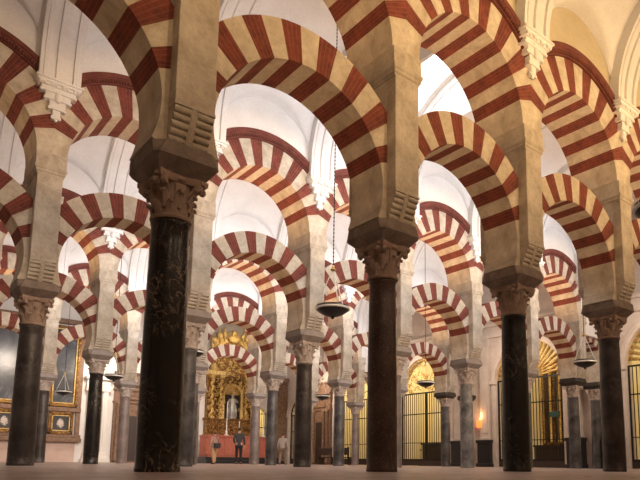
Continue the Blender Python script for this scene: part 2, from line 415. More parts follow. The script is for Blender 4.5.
# arcade ends at the chapel wall: half columns, short arches, solid wall above
for j in range(4):
    y=ROW[j]; cx=6*P+SH/2
    o=column((XW-.12,y,0),None,half=('','greyb' if j else 'grey','l','k',2.95,.9))
    tag(o,f"dark-topped half column on the chapel wall at the {ROWN[j]} arcade end",'column','half columns on the chapel wall')
    lo=inst('horseshoe_arch',p_slow,None,(cx,y,4.75))
    tag(lo,f"narrow striped arch joining the {ROWN[j]} arcade to the chapel wall",'arch','narrow end arches')
    pr=empty('pier',(XW-.12,y,0)); bm=bmesh.new(); box(bm,-.2,.12,-.42,.42,3.72,6.0); link('pier_body',bm,M['pier'],pr)
    tag(pr,f"short stone pier against the chapel wall, {ROWN[j]} arcade end",'pier','half piers on the chapel wall')
# spandrel walls above the arches
def strip_wall(name,axis,fixed,samples,ztop,half,mats):
    """samples: (s, zbottom) along the wall; zbottom None = from the floor"""
    bm=bmesh.new(); vs=[]
    for s,zb in samples:
        q=[]
        for d in (-half,half):
            for z in (zb,ztop):
                q.append(bm.verts.new((s,fixed+d,z) if axis=='x' else (fixed+d,s,z)))
        vs.append(q)
    for a,b in zip(vs,vs[1:]):
        bm.faces.new((a[0],b[0],b[1],a[1])); bm.faces.new((a[2],a[3],b[3],b[2])); bm.faces.new((a[0],a[2],b[2],b[0])); bm.faces.new((a[1],b[1],b[3],a[3]))
    for q in (vs[0],vs[-1]): bm.faces.new((q[0],q[1],q[3],q[2]))
    bmesh.ops.recalc_face_normals(bm,faces=bm.faces)
    return struct(link(name,bm,mats))
WN=['wall_front_arcade','wall_second_arcade','wall_third_arcade','wall_fourth_arcade']
for j,rg in ims:
    S=[]
    for i in rg:
        cx=(i+.5)*P
        for k in range(25):
            x=-P/2+P*k/24; S.append((cx+x,UZ+math.sqrt(max(0,2.16**2-x*x))))
    S+= [(6*P+.001,5.6),(XW,5.6)]
    strip_wall(WN[j],'x',ROW[j],S,11.9,UT-.005,M['litplaster'] if j==0 else M['plaster'])
# vaults over the naves
XA=-2*P
def vault(name,y0,y1,hole=None,k4=False):
    w=y1-y0; yc=(y0+y1)/2; R=(w-2*UT)/2; bm=bmesh.new(); ny=44; nx=18; 
    ys=[yc-R*math.cos(PI*k/ny) for k in range(ny+1)]
    def Z(x,y):
        zb=SPR+math.sqrt(max(0,R*R-(y-yc)**2)); fx=(x/P)%1-.5; X=fx*P; r=P/2-.28
        d=min(y-(yc-R),(yc+R)-y)
        zl=SPR+.02+math.sqrt(max(0,r*r-X*X))*.95*(1+.10*d) if abs(X)<r else SPR
        if k4 and y>yc: zl=12.2
        return max(zb,zl)
    xs=[]; i0,i1=-2,7
    for i in range(i0,i1):
        for k in range(nx): xs.append((i+k/nx)*P)
    xs=[x for x in xs if x<XW]+[XW]
    g=[[bm.verts.new((x,y,Z(x,y))) for y in ys] for x in xs]
    for a in range(len(xs)-1):
        for b in range(ny):
            xm=(xs[a]+xs[a+1])/2; ym=(ys[b]+ys[b+1])/2
            if hole and hole[0]<xm<hole[1] and hole[2]<ym<hole[3]: continue
            f=bm.faces.new((g[a][b],g[a+1][b],g[a+1][b+1],g[a][b+1])); f.smooth=True
    return struct(link(name,bm,M['plaster']))
naves=[(ROWZ,ROW[0]),(ROW[0],ROW[1]),(ROW[1],ROW[2]),(ROW[2],ROW[3]),(ROW[3],YN)]
SKY=(2.17*P,2.86*P,1.6,5.45)
for k,(a,b) in enumerate(naves): vault('ceiling',a,b,SKY if k==1 else None,k==4)
# skylight shaft with lit panes in the nave behind the front arcade
def skylight():
    x0,x1,y0,y1=2.17*P-.05,2.86*P+.1,1.5,5.55
    bm=bmesh.new()
    for a,b,c,d in ((x0-.1,x0,y0-.1,y1+.1),(x1,x1+.1,y0-.1,y1+.1),(x0,x1,y0-.1,y0),(x0,x1,y1,y1+.1)): box(bm,a,b,c,d,10.0,12.4)
    o=empty('window_1',(0,0,0)); struct(o); link('light_well',bm,M['plaster'],o)['kind']='structure'
    bm=bmesh.new(); box(bm,x0,x1,y0,y1,12.3,12.34); g=link('glass_pane',bm,flat('skylight_glass',(.9,.9,.95),.3,0,(.95,.97,1),5),o); g['kind']='structure'
    bm=bmesh.new()
    for k in range(1,4): box(bm,x0+(x1-x0)*k/4-.02,x0+(x1-x0)*k/4+.02,y0,y1,12.24,12.30)
    link('glazing_bar',bm,M['plaster'],o)['kind']='structure'
skylight()
NAV=['nearest nave','nave behind the front arcade','nave behind the second arcade','nave behind the third arcade','last nave']
for k,(a,b) in enumerate(naves):
    pr=proto('rib',rib_mesh(b-a,8.3 if k==0 else 8.0),M['plaster'])
    for i in range(-1,7):
        if k==4: continue
        o=empty('vault_rib',(i*P+(DX.get((0,i),0) if k==0 else 0),(a+b)/2,0)); inst('plaster_band',pr,o)
        R=(b-a)/2-UT
        zt=8.3 if k==0 else 8.0
        inst('corbel',p_corb,o,(0,R,zt)); inst('corbel',p_corb,o,(0,-R,zt),PI)
        ref=C.get((k,i)) if k<4 else None
        lab=f"white panelled vault rib ending on corbel above {ref[0]}" if ref else f"white panelled vault rib number {i+2} of the {NAV[k]}"
        tag(o,lab,'vault rib',f'vault ribs of the {NAV[k]}')
# ------------------------------------------------------------------ floor and outer walls
bm=bmesh.new(); box(bm,XA,XW+4.2,-8.5,YN+4,-.2,0); struct(link('floor',bm,M['floor']))
def arch_samples(lo,hi,holes,n=20):
    """holes: (centre, halfwidth, spring)"""
    S=[(lo,0)]
    for c,h,sp in sorted(holes):
        S.append((c-h-.0005,0))
        for k in range(n+1):
            a=PI-PI*k/n; S.append((c+h*math.cos(a),sp+h*math.sin(a)))
        S.append((c+h+.0005,0))
    S.append((hi,0)); return S
GATES=[(3.6,2.05,4.35),(10.55,1.9,4.35),(17.5,2.0,4.2),(24.0,1.75,4.2),(30.35,1.1,3.6)]
strip_wall('wall_right','y',XW+.25,arch_samples(-8.5,YN,GATES),12,.25,M['wall'])
NH=[(20.35,.45,3.6)]
strip_wall('wall_far','x',YN+.25,arch_samples(XA,XW+.5,NH),14,.25,M['plaster'])
# ------------------------------------------------------------------ chapel portals on the right-hand wall
struct(link('wall_left',(lambda b:(box(b,XA-.3,XA,-8.5,YN+.5,0,13),b)[1])(bmesh.new()),M['plaster']))
struct(link('wall_back',(lambda b:(box(b,XA,XW,-8.8,-8.5,0,13),b)[1])(bmesh.new()),M['plaster']))
def arc_band(bm,x0,x1,c,sp,r0,r1,a0=0,a1=180,n=28,mi=0):
    """band in the YZ plane between radii r0<r1, from x0 to x1"""
    S=[]
    for k in range(n+1):
        a=math.radians(a0+(a1-a0)*k/n); y,z=math.cos(a),math.sin(a)
        S.append([(x0,c+r0*y,sp+r0*z),(x0,c+r1*y,sp+r1*z),(x1,c+r1*y,sp+r1*z),(x1,c+r0*y,sp+r0*z)])
    loft(bm,S,mi)
PORT=['nearest on the right edge','right of centre','middle, behind the pale column','far, behind the small column','farthest, by the corner']
M['bar']=NT('wrought_iron_bar').set((.02,.017,.014),.45,.5)
rb=bmesh.new(); box(rb,-.012,.012,-.012,.012,0,1); p_bar=proto('bar',rb,M['bar'])
for k,(c,h,sp) in enumerate(GATES):
    # surround
    o=empty('portal_surround',(0,0,0)); x=XW
    bm=bmesh.new(); arc_band(bm,x-.10,x+.02,c,sp,h,h+.16); arc_band(bm,x-.16,x-.02,c,sp,h+.14,h+.24); link('archivolt',bm,M['wall'],o)
    for s in (-1,1):
        bm=bmesh.new(); a,b=sorted((c+s*h,c+s*(h+.24))); box(bm,x-.12,x+.02,a,b,0,sp-.16,bev=.015); box(bm,x-.2,x+.02,a-.05,b+.05,sp-.18,sp,bev=.03); link('jamb',bm,M['wall'],o)
        if k<3:
            a,b=sorted((c+s*(h+.34),c+s*(h+.92)))
            bm=bmesh.new(); box(bm,x-.22,x+.02,a,b,1.35,6.6,bev=.02); box(bm,x-.26,x+.02,a-.05,b+.05,1.35,1.5,bev=.03); box(bm,x-.27,x+.02,a-.06,b+.06,6.2,6.32,bev=.03); box(bm,x-.245,x-.2,a+.12,b-.12,1.7,6.0,bev=.01); link('pilaster',bm,M['wall'],o)
            bm=bmesh.new(); box(bm,x-.36,x+.02,a-.10,b+.10,0,1.22,bev=.02); box(bm,x-.42,x+.02,a-.16,b+.16,1.2,1.36,bev=.03); box(bm,x-.42,x+.02,a-.16,b+.16,0,.18,bev=.03); link('plinth',bm,M['blackplinth'],o)
    if k<3:
        bm=bmesh.new(); a,b=c-h-1.0,c+h+1.0
        box(bm,x-.24,x+.02,a,b,6.6,6.85,bev=.03); box(bm,x-.18,x+.02,a+.04,b-.04,6.85,7.15,bev=.02); box(bm,x-.38,x+.02,a-.1,b+.1,7.15,7.32,bev=.04); link('entablature',bm,M['wall'],o)
    tag(o,f"moulded plaster portal framing the chapel gate, {PORT[k]}",'portal','chapel portals')
    # gate
    g=empty('iron_gate',(XW+.12,c,0)); n=int(2*h/.17)
    for q in range(n+1):
        b=inst('bar',p_bar,g,(0,-h+.03+(2*h-.06)*q/n,.3)); b.scale=(1.3,1.3,sp-.3)
    for z,t in ((sp-.05,.07),(sp-1.25,.05),(1.3,.035),(.3,.10)):
        bm=bmesh.new(); box(bm,-.04,.04,-h+.01,h-.01,z,z+t); link('rail',bm,M['bar'],g)
    bm=bmesh.new(); box(bm,-.05,.05,-h+.02,h-.02,.02,.30,bev=.01); link('bottom_panel',bm,M['darkwood'],g)
    for s in (-1,0,1):
        bm=bmesh.new(); box(bm,-.035,.035,s*(h-.04)-.035,s*(h-.04)+.035,.02,sp); link('stile',bm,M['bar'],g)
    fan=bmesh.new(); arc_band(fan,-.04,.04,0,sp,h-.07,h-.01)
    if k in (0,1):
        for q in range(1,22):
            a=PI*q/22; r0,r1=.35,h-.06
            p=[(0,r*math.cos(a),sp+.02+r*math.sin(a)) for r in (r0,(r0+r1)/2,r1)]
            tube(fan,p,[.035,.055,.085],6)
        arc_band(fan,-.06,.06,0,sp,.2,.38,n=14)
        link('fanlight_shell',fan,M['goldl'],g,smooth=False)
    elif k in (2,3,4):
        rr=random.Random(k)
        if k==2:
            for q in range(90):
                a=rr.uniform(.05,PI-.05); r=h*math.sqrt(rr.uniform(.02,.9)); y,z=r*math.cos(a),r*math.sin(a)
                if z<.12: continue
                t0=rr.uniform(0,6.28); pts=[(0,y+.16*(1-u)*math.cos(t0+4.5*u),sp+z+.16*(1-u)*math.sin(t0+4.5*u)) for u in (0,.2,.4,.6,.8)]
                tube(fan,pts,[.03,.035,.03,.03,.02],6)
        for q in range(1,8): a=PI*q/8; tube(fan,[(0,.2*math.cos(a),sp+.2*math.sin(a)),(0,(h-.05)*math.cos(a),sp+(h-.05)*math.sin(a))],.02,6)
        link('fanlight_grille',fan,M['goldl'] if k==2 else M['bar'],g)
    tag(g,f"black iron barred gate closing a lit chapel, {PORT[k]}",'gate','iron chapel gates')
# chapel rooms behind the gates
for k,(c,h,sp) in enumerate(GATES):
    x0,x1=XW+.5,XW+4.0; a,b=c-h-.9,c+h+.9
    bm=bmesh.new(); box(bm,x1,x1+.1,a,b,0,8); box(bm,x0,x1,a-.1,a,0,8); box(bm,x0,x1,b,b+.1,0,8); box(bm,x0,x1,a,b,8,8.1)
    struct(link('wall_chapel',bm,M['cream']))
def altarblock(c,w,d,hh,x,mat,label):
    bm=bmesh.new(); box(bm,x-d,x,c-w/2,c+w/2,0,hh-.1,bev=.02); box(bm,x-d-.07,x+.02,c-w/2-.08,c+w/2+.08,hh-.1,hh,bev=.02); box(bm,x-d-.02,x-d+.03,c-w/2+.15,c+w/2-.15,.2,hh-.3,bev=.02)
    return tag(link('altar_table',bm,mat),label,'altar')
altarblock(18.3,1.6,.8,1.35,XW+2.2,M['darkwood'],'dark altar table inside the middle lit chapel')
altarblock(11.0,1.8,.8,1.15,XW+3.2,M['darkwood'],'dark altar table inside the chapel with the gilded fanlight')
def chapel_retable(c,w,hh,label):
    x=XW+3.95; o=empty('chapel_altarpiece',(x,c,0))
    bm=bmesh.new(); box(bm,-.25,0,-w/2,w/2,1.2,hh,bev=.03); box(bm,-.35,0,-w/2-.1,w/2+.1,hh,hh+.25,bev=.05); link('gilded_body',bm,M['gold'],o)
    bm=bmesh.new()
    for q in range(6): box(bm,-.27,-.24,-w/2+.27+(w-.3)*q/6,-w/2+.5+(w-.3)*q/6,1.35,hh-.2,bev=.01)
    link('dark_gap_strip',bm,M['darkwood'],o)  # dark strips paint the shade between the gilded columns
    for q in range(7):
        bm=bmesh.new(); lathe(bm,[(.10,1.3),(.13,1.4),(.085,1.5),(.10,2.6),(.08,hh-.4),(.14,hh-.2),(.15,hh)],14,(-.38,-w/2+.15+(w-.3)*q/6)); link('gilded_column',bm,M['goldl'],o)
    bm=bmesh.new(); box(bm,-.27,-.24,-w*.12,w*.12,1.8,hh-.7); link('niche_panel',bm,M['darkwood'],o)
    tag(o,label,'altarpiece'); return o
chapel_retable(10.6,3.4,5.4,'gilded altarpiece seen through the bars of the chapel gate right of centre')
# white niche frame and candle in the middle chapel
bm=bmesh.new(); x=XW+3.98
for s in (-1,1): box(bm,x-.15,x,17.6+s*.75-.09,17.6+s*.75+.09,1.4,4.6,bev=.02)
arc_band(bm,x-.15,x,17.6,4.6,.66,.86); box(bm,x-.2,x,16.6,18.6,1.25,1.42,bev=.02)
tag(link('niche_frame',bm,M['white']),'white arched niche frame inside the middle lit chapel','niche')
bm=bmesh.new(); lathe(bm,[(.12,0),(.13,.03),(.03,.08),(.03,.9),(.08,.95),(.02,1.0),(.02,1.5)],12); o=tag(link('candlestick',bm,M['darkwood']),'thin dark candlestick beside the altar in the middle lit chapel','candlestick'); o.location=(XW+1.4,19.2,0)
bm=bmesh.new(); box(bm,-.3,.3,-.3,.3,0,.08,bev=.02); loft(bm,[rect(.26,.26,.08),rect(.22,.24,.55),rect(.05,.24,.56,-.2),rect(.05,.23,1.0,-.24)])
o=tag(link('cushioned_chair',bm,M['redcloth']),'red cushioned chair behind the middle chapel gate','chair'); o.location=(XW+1.0,15.75,0)
bm=bmesh.new(); box(bm,-.02,.02,-.28,.28,0,.26,bev=.01)
o=tag(link('notice_plate',bm,flat('dark_green_enamel',(.02,.06,.04),.5)),'small dark green notice plate hung on the gate bars','sign'); o.location=(XW-.02,9.15,2.35)
# benches before the far gate
for q,(bx,by) in enumerate(((21.2,23.2),(21.2,24.9))):
    o=empty('wooden_bench',(bx,by,0)); 
    bm=bmesh.new(); box(bm,-.25,.2,-.75,.75,.43,.49,bev=.01); link('seat',bm,M['darkwood'],o)
    bm=bmesh.new(); box(bm,-.3,-.25,-.75,.75,.62,1.05,bev=.01); link('backrest',bm,M['darkwood'],o)
    for s in (-1,1):
        bm=bmesh.new(); box(bm,-.3,.2,s*.7-.04,s*.7+.04,0,.45,bev=.01); box(bm,-.31,-.24,s*.7-.04,s*.7+.04,.4,1.1,bev=.01); link('bench_end',bm,M['darkwood'],o)
    tag(o,f"dark wooden bench before the far yellow gate, {'nearer' if q==0 else 'farther'} one",'bench','benches at the far gate')
# carved brown portal between the far gates
def carved_portal(name,loc,rz,w,hh,label,mat):
    o=empty(name,loc,rz)
    bm=bmesh.new(); box(bm,-w/2,w/2,-.18,0,0,hh,bev=.02)
    for q,z in enumerate((hh-.05,hh*.86,hh*.80,hh*.66)): box(bm,-w/2-.06,w/2+.06,-.34+.03*q,0,z,z+.12,bev=.03)
    box(bm,-w*.28,w*.28,-.26,0,hh*.70,hh*.78,bev=.03); link('portal_body',bm,mat,o)
    for sx in (-1,1):
        for d in (.40,.24):
            bm=bmesh.new(); lathe(bm,[(.16,0),(.16,.25),(.11,.3),(.12,1.2),(.095,hh*.60),(.15,hh*.64),(.17,hh*.66)],14,(sx*w*d,-.24)); link('portal_column',bm,mat,o)
    bm=bmesh.new(); box(bm,-w*.14,w*.14,-.20,-.15,.1,hh*.52,bev=.01); link('door_leaf',bm,M['darkwood'],o)
    tag(o,label,'portal'); return o
carved_portal('carved_portal',(XW,27.5,0),-PI/2,2.5,5.6,'carved brown portal with paired columns near the corner',M['wood'])
carved_portal('carved_portal',(10.85,YN,0),0,2.3,5.6,'dark carved wooden portal behind the slim columns at left',M['wood'])
# wall lantern
o=empty('wall_lantern',(XW-.14,13.35,2.0))
bm=bmesh.new(); box(bm,-.10,.10,-.24,.24,0,.38,bev=.02); link('lit_panel',bm,flat('orange_lit_panel',(.8,.15,.04),.5,0,(1,.16,.03),1.6),o)
bm=bmesh.new(); box(bm,-.03,.12,-.10,.10,.44,.50,bev=.01); link('lamp_cap',bm,flat('lantern_bulb',(1,.7,.4),.5,0,(1,.55,.22),4),o)
tag(o,'small orange lit box lamp on the chapel wall','wall lamp')
# ------------------------------------------------------------------ far wall: altarpiece, paintings, marble portal
M['greige']=stone('greige_plaster',(.30,.26,.22),(.38,.33,.28),2,.9,.1)
def retable():
    o=empty('gilded_altarpiece',(17.75,YN,0)); rr=random.Random(3)
    bm=bmesh.new(); box(bm,-1.95,1.95,-.5,0,1.85,3.0,bev=.03); box(bm,-2.05,2.05,-.6,0,2.95,3.1,bev=.04); box(bm,-2.0,2.0,-.58,0,1.85,1.98,bev=.03)
    for q in range(9): ball(bm,(-1.8+q*.45,-.52,2.45),.14,(1,.5,1.3),10)
    link('predella',bm,M['gold'],o)
    bm=bmesh.new(); box(bm,-1.9,-.62,-.3,0,3.1,6.1,bev=.02); box(bm,.62,1.9,-.3,0,3.1,6.1,bev=.02); box(bm,-.62,.62,-.12,0,3.1,6.1)
    # arched top
    S=[]
    for k in range(25):
        a=PI*k/24; S.append([(1.75*math.cos(a),0,6.1+2.5*math.sin(a)),(1.75*math.cos(a),-.35,6.1+2.5*math.sin(a)),(.0,-.35,6.1),(0,0,6.1)])
    loft(bm,S)
    for k in range(210):
        x=rr.uniform(-1.85,1.85); z=rr.uniform(3.2,8.4)
        if z>6.1 and (x/1.75)**2+((z-6.1)/2.5)**2>.95: continue
        if abs(x)<.65 and z<5.3: continue
        t0=rr.uniform(0,6.28); R0=rr.uniform(.12,.24)
        tube(bm,[(x+R0*(1-u)*math.cos(t0+5*u),-.36-.05*u,z+R0*(1-u)*math.sin(t0+5*u)) for u in (0,.17,.34,.5,.67,.85)],[.03,.045,.05,.05,.04,.05],6,1)
    link('body',bm,[M['gold'],M['goldl']],o)
    bm=bmesh.new(); S=[]
    for k in range(21):
        a=PI*k/20; S.append([(r*math.cos(a),y,4.75+r*math.sin(a)) for r,y in ((.62,-.1),(.62,-.45),(.80,-.5),(.85,-.3))])
    loft(bm,S)
    for s in (-1,1): box(bm,min(s*.62,s*.84),max(s*.62,s*.84),-.45,-.1,3.1,4.75,bev=.02)
    for q in range(9): a=PI*(q+.5)/9; tube(bm,[(0,-.14,4.8),(.3*math.cos(a),-.2,4.8+.3*math.sin(a)),(.6*math.cos(a),-.3,4.8+.6*math.sin(a))],[.03,.07,.1],6)
    link('niche_frame',bm,M['goldl'],o)
    bm=bmesh.new(); box(bm,-.62,.62,-.16,-.12,3.1,4.8); link('niche_back',bm,M['darkwood'],o)
    for x in (-1.62,-.98,.98,1.62):
        bm=bmesh.new(); n=44; pts=[(x+.055*math.cos(k*.75),-.52+.055*math.sin(k*.75),3.1+2.75*k/n) for k in range(n+1)]
        tube(bm,pts,.10,10); box(bm,x-.15,x+.15,-.68,-.3,3.05,3.2,bev=.02); box(bm,x-.17,x+.17,-.70,-.3,5.85,6.05,bev=.03); link('twisted_column',bm,M['goldl'],o)
    bm=bmesh.new(); box(bm,-2.0,-.75,-.72,0,6.05,6.35,bev=.04); box(bm,.75,2.0,-.72,0,6.05,6.35,bev=.04)
    for s in (-1,1): ball(bm,(s*1.5,-.4,6.6),.22,(1,.8,1.4),12); ball(bm,(s*1.2,-.4,8.0),.2,(1,.8,1.4),12)
    ball(bm,(0,-.35,8.75),.32,(1.6,.6,1),12); ball(bm,(0,-.35,9.1),.2,(1,.6,1.6),12)
    for q in range(14): a=PI*(q+.5)/14; tube(bm,[(.25*math.cos(a),-.3,8.7+.2*math.sin(a)),(.85*math.cos(a),-.3,8.7+.75*math.sin(a))],[.05,.02],6)
    link('crown',bm,M['goldl'],o)
    bm=bmesh.new()
    for x,z,r in ((-1.1,8.9,.2),(-.75,9.05,.16),(.75,9.05,.16),(1.1,8.9,.2),(-1.45,8.5,.22),(1.45,8.5,.22)):
        ball(bm,(x,-.3,z),r,(1.1,.6,1.2),12); tube(bm,[(x,-.3,z-.5),(x,-.3,z),(x*1.08,-.35,z+.3),(x*1.0,-.3,z+.5)],[.05,.09,.07,.02],8)
    box(bm,-1.7,1.7,-.28,-.2,8.0,8.75,bev=.02)
    link('crest_ornament',bm,M['goldl'],o)
    bm=bmesh.new(); S=[]
    for k in range(25):
        a=PI*k/24; S.append([(2.5*math.cos(a),y,7.6+2.7*math.sin(a)) for y in (0,-.1)]+[(0,-.1,7.6),(0,0,7.6)])
    loft(bm,S); link('backing_wall',bm,M['greige'],o)
    tag(o,'tall gilded baroque altarpiece with twisted columns and niche','altarpiece')
    # statue
    st=bmesh.new()
    lathe(st,[(.26,0),(.27,.08),(.22,.12),(.20,.2),(.25,.3),(.24,.7),(.19,1.0),(.23,1.2),(.20,1.32),(.08,1.38),(.07,1.42)],18)
    ball(st,(0,0,1.52),.115,(.85,.95,1.15),14)
    tube(st,[(-.2,0,1.28),(-.34,-.05,1.05),(-.30,-.2,.85)],[.075,.06,.045],8); tube(st,[(.2,0,1.28),(.33,-.12,1.08),(.18,-.28,1.12)],[.075,.06,.045],8)
    for q in range(10): a=q*.63; tube(st,[(.21*math.cos(a),.21*math.sin(a),.95),(.27*math.cos(a+.2),.27*math.sin(a+.2),.5),(.27*math.cos(a+.1),.27*math.sin(a+.1),.1)],[.02,.04,.03],6)
    s=tag(link('marble_statue',st,flat('dull_silver_stone',(.42,.40,.37),.35,.3)),'pale robed statue standing in the altarpiece niche','statue'); s.location=(17.75,YN-.42,3.1); s.scale=(1.1,.9,1.05)
retable()
bm=bmesh.new(); box(bm,-2.5,2.3,-.75,.45,.42,1.72,bev=.02); box(bm,-2.55,2.35,-.82,.45,1.72,1.86,bev=.02)
for x in (-2.1,-.75,.6,1.95): box(bm,x-.55,x+.55,-.79,-.74,.58,1.6,bev=.01)
o=tag(link('main_altar',bm,M['redcloth']),'long reddish marble altar below the gilded altarpiece','altar'); o.location=(17.75,YN-1.2,0)
bm=bmesh.new(); box(bm,-3.0,2.9,-1.7,1.2,0,.22,bev=.02); box(bm,-2.8,2.7,-1.2,1.2,.22,.42,bev=.02)
o=tag(link('altar_steps',bm,M['blackplinth']),'two dark steps in front of the reddish altar','steps'); o.location=(17.75,YN-1.2,0)
def candle(x,y,z,hh,label):
    bm=bmesh.new(); lathe(bm,[(.16,0),(.17,.04),(.08,.1),(.05,.18),(.09,.26),(.04,.32),(.035,hh*.45),(.06,hh*.48),(.03,hh*.5)],14); 
    o=empty('altar_candlestick',(x,y,z)); link('stand',bm,M['steel'],o)
    bm=bmesh.new(); lathe(bm,[(.03,hh*.5),(.028,hh)],10); link('candle',bm,M['candle'],o); tag(o,label,'candlestick','candlesticks on the main altar')
for x,hh,l in ((16.75,2.3,'tall white candlestick at the left end of the reddish altar'),(17.7,1.0,'short candlestick in the middle of the reddish altar'),(19.0,2.0,'tall candlestick right of the statue, on the altar'),(19.6,1.8,'tall candlestick at the right end of the altar')): candle(x,YN-1.6,1.86,hh,l)
# brown corner panelling
bm=bmesh.new(); box(bm,21.1,22.45,YN-.25,YN,0,6.2,bev=.03); box(bm,21.0,22.48,YN-.4,YN,6.1,6.4,bev=.04); box(bm,21.35,22.2,YN-.3,YN-.2,.4,5.7,bev=.02)
tag(link('wood_panelling',bm,M['wood']),'tall brown wood panelling in the far corner','panelling')
# gate in the far wall
g=empty('iron_gate',(20.35,YN+.1,0))
for q in range(6): b=inst('bar',p_bar,g,(-.42+.168*q,0,.02)); b.scale=(1.2,1.2,3.9)
for z in (1.2,2.6,3.6):
    bm=bmesh.new(); box(bm,-.44,.44,-.03,.03,z,z+.06); link('rail',bm,M['bar'],g)
tag(g,'narrow arched gate glowing yellow right of the altarpiece','gate')
bm=bmesh.new(); box(bm,19.0,21.8,YN+2.6,YN+2.7,0,6); box(bm,18.9,19.0,YN+.5,YN+2.7,0,6); box(bm,21.8,21.9,YN+.5,YN+2.7,0,6); box(bm,19,21.8,YN+.5,YN+2.7,6,6.1); struct(link('wall_niche_room',bm,M['cream']))
def canvas(name,dark,mid,pale,seed):
    t=NT(name)
    if seed==2:
        tc=t.new('ShaderNodeTexCoord'); mp=t.new('ShaderNodeMapping'); mp.inputs['Location'].default_value=(0,0,-2.27*1.9); mp.inputs['Scale'].default_value=(2.6,1,1.9); t.l.new(tc.outputs['Object'],mp.inputs['Vector'])
        g=t.new('ShaderNodeTexGradient',gradient_type='SPHERICAL'); t.l.new(mp.outputs[0],g.inputs[0]); n=t.noise(t.co(),4.5,4,.6,1.5)
        m=t.new('ShaderNodeMath',operation='MULTIPLY'); t.l.new(g.outputs['Fac'],m.inputs[0]); t.l.new(n,m.inputs[1]); return t.set(t.ramp(m.outputs[0],[(.12,dark),(.22,mid),(.30,pale)]),.4)
    v=t.co('Object',(1,1,1)); n=t.noise(v,1.1,5,.6,1.2); c=t.ramp(n,[(.35,dark),(.55,mid),(.72,pale)]); return t.set(c,.35)
CV=[canvas('dim_landscape_canvas',(.01,.01,.012),(.035,.034,.04),(.17,.165,.175),1),canvas('dark_figure_canvas',(.015,.012,.01),(.03,.025,.02),(.5,.42,.36),2)]
def framed(name,x0,x1,z0,z1,label,cv,arch=False,fw=.14,fm='gold'):
    o=empty(name,((x0+x1)/2,YN,0)); w=(x1-x0)/2
    bm=bmesh.new()
    for a,b,c,d in ((-w,-w+fw,z0,z1),(w-fw,w,z0,z1),(-w,w,z0,z0+fw),(-w,w,z1-fw,z1)): box(bm,a,b,-.22,0,c,d,bev=.02)
    link('frame',bm,M[fm],o)
    bm=bmesh.new(); g=fw*1.25
    for a,b,c,d in ((-w+g,-w+g+.06,z0+g,z1-g),(w-g-.06,w-g,z0+g,z1-g),(-w+g,w-g,z0+g,z0+g+.06),(-w+g,w-g,z1-g-.06,z1-g)): box(bm,a,b,-.17,0,c,d)
    link('inner_fillet',bm,M['goldl'],o)
    bm=bmesh.new(); box(bm,-w+fw*.5,w-fw*.5,-.08,-.02,z0+fw*.5,z1-fw*.5); link('canvas',bm,CV[cv],o)
    return tag(o,label,'painting')
def sidealtar(x0,x1,l):
    o=empty('carved_side_retable',((x0+x1)/2,YN,0)); w=(x1-x0)/2; bm=bmesh.new()
    for s in (-1,1): box(bm,min(s*w,s*(w-.28)),max(s*w,s*(w-.28)),-.12,0,1.45,8.2,bev=.03)
    box(bm,-w-.1,w+.1,-.35,0,1.15,1.4,bev=.05); box(bm,-w-.05,w+.05,-.25,0,1.4,1.6,bev=.03); box(bm,-w,w,-.2,0,2.95,3.2,bev=.03); box(bm,-w-.1,w+.1,-.35,0,8.2,8.5,bev=.05)
    link('carved_border',bm,M['wood'],o); bm=bmesh.new(); box(bm,-w+.2,w-.2,-.1,0,0,1.15); link('base_wall',bm,M['pinkwall'],o)
    tag(o,l,'altarpiece')
M['pinkwall']=stone('pink_painted_wall',(.50,.36,.30),(.58,.44,.38),2,.9,.1)
sidealtar(5.7,7.8,'carved brown side retable framing two paintings, left of the marble portal')
sidealtar(2.6,5.0,'carved brown side retable at the far left edge')
framed('framed_painting',5.95,7.55,3.25,8.1,'tall grey arched painting in gilt frame behind a hanging lamp',0)
framed('framed_painting',6.05,7.4,1.62,2.92,'small dark painting of pale figures below the tall one',1)
framed('framed_painting',2.9,4.65,3.25,8.1,'tall gilt framed painting cut by the leftmost column',0)
framed('framed_painting',3.1,4.5,1.62,2.92,'small dark painting at the far left edge',1)
# white marble portal
o=empty('marble_portal',(8.72,YN,0)); o.scale=(.82,1,1); bm=bmesh.new()
for a,b in ((-.75,-.35),(.35,.75)): box(bm,a,b,-.25,0,.6,4.3,bev=.03); box(bm,a-.08,b+.08,-.35,0,0,.6,bev=.04); box(bm,a+.12,b-.12,-.29,-.2,1.0,4.0,bev=.02)
link('marble_pilasters',bm,M['white'],o); bm=bmesh.new(); box(bm,-.9,.9,-.3,0,4.3,4.6,bev=.04); box(bm,-.85,.85,-.22,0,4.6,5.0,bev=.02); box(bm,-1.0,1.0,-.45,0,5.0,5.2,bev=.05); link('marble_cornice',bm,M['white'],o)
bm=bmesh.new(); box(bm,-1.0,1.0,-.6,0,0,.2,bev=.02); box(bm,-.9,.9,-.45,0,.2,.38,bev=.02); link('marble_step',bm,M['white'],o)
bm=bmesh.new(); box(bm,-.3,.3,-.1,0,.38,3.9); link('door_leaf',bm,M['wood'],o)
tag(o,'white marble portal with pilasters and cornice, left of second slim column','portal')
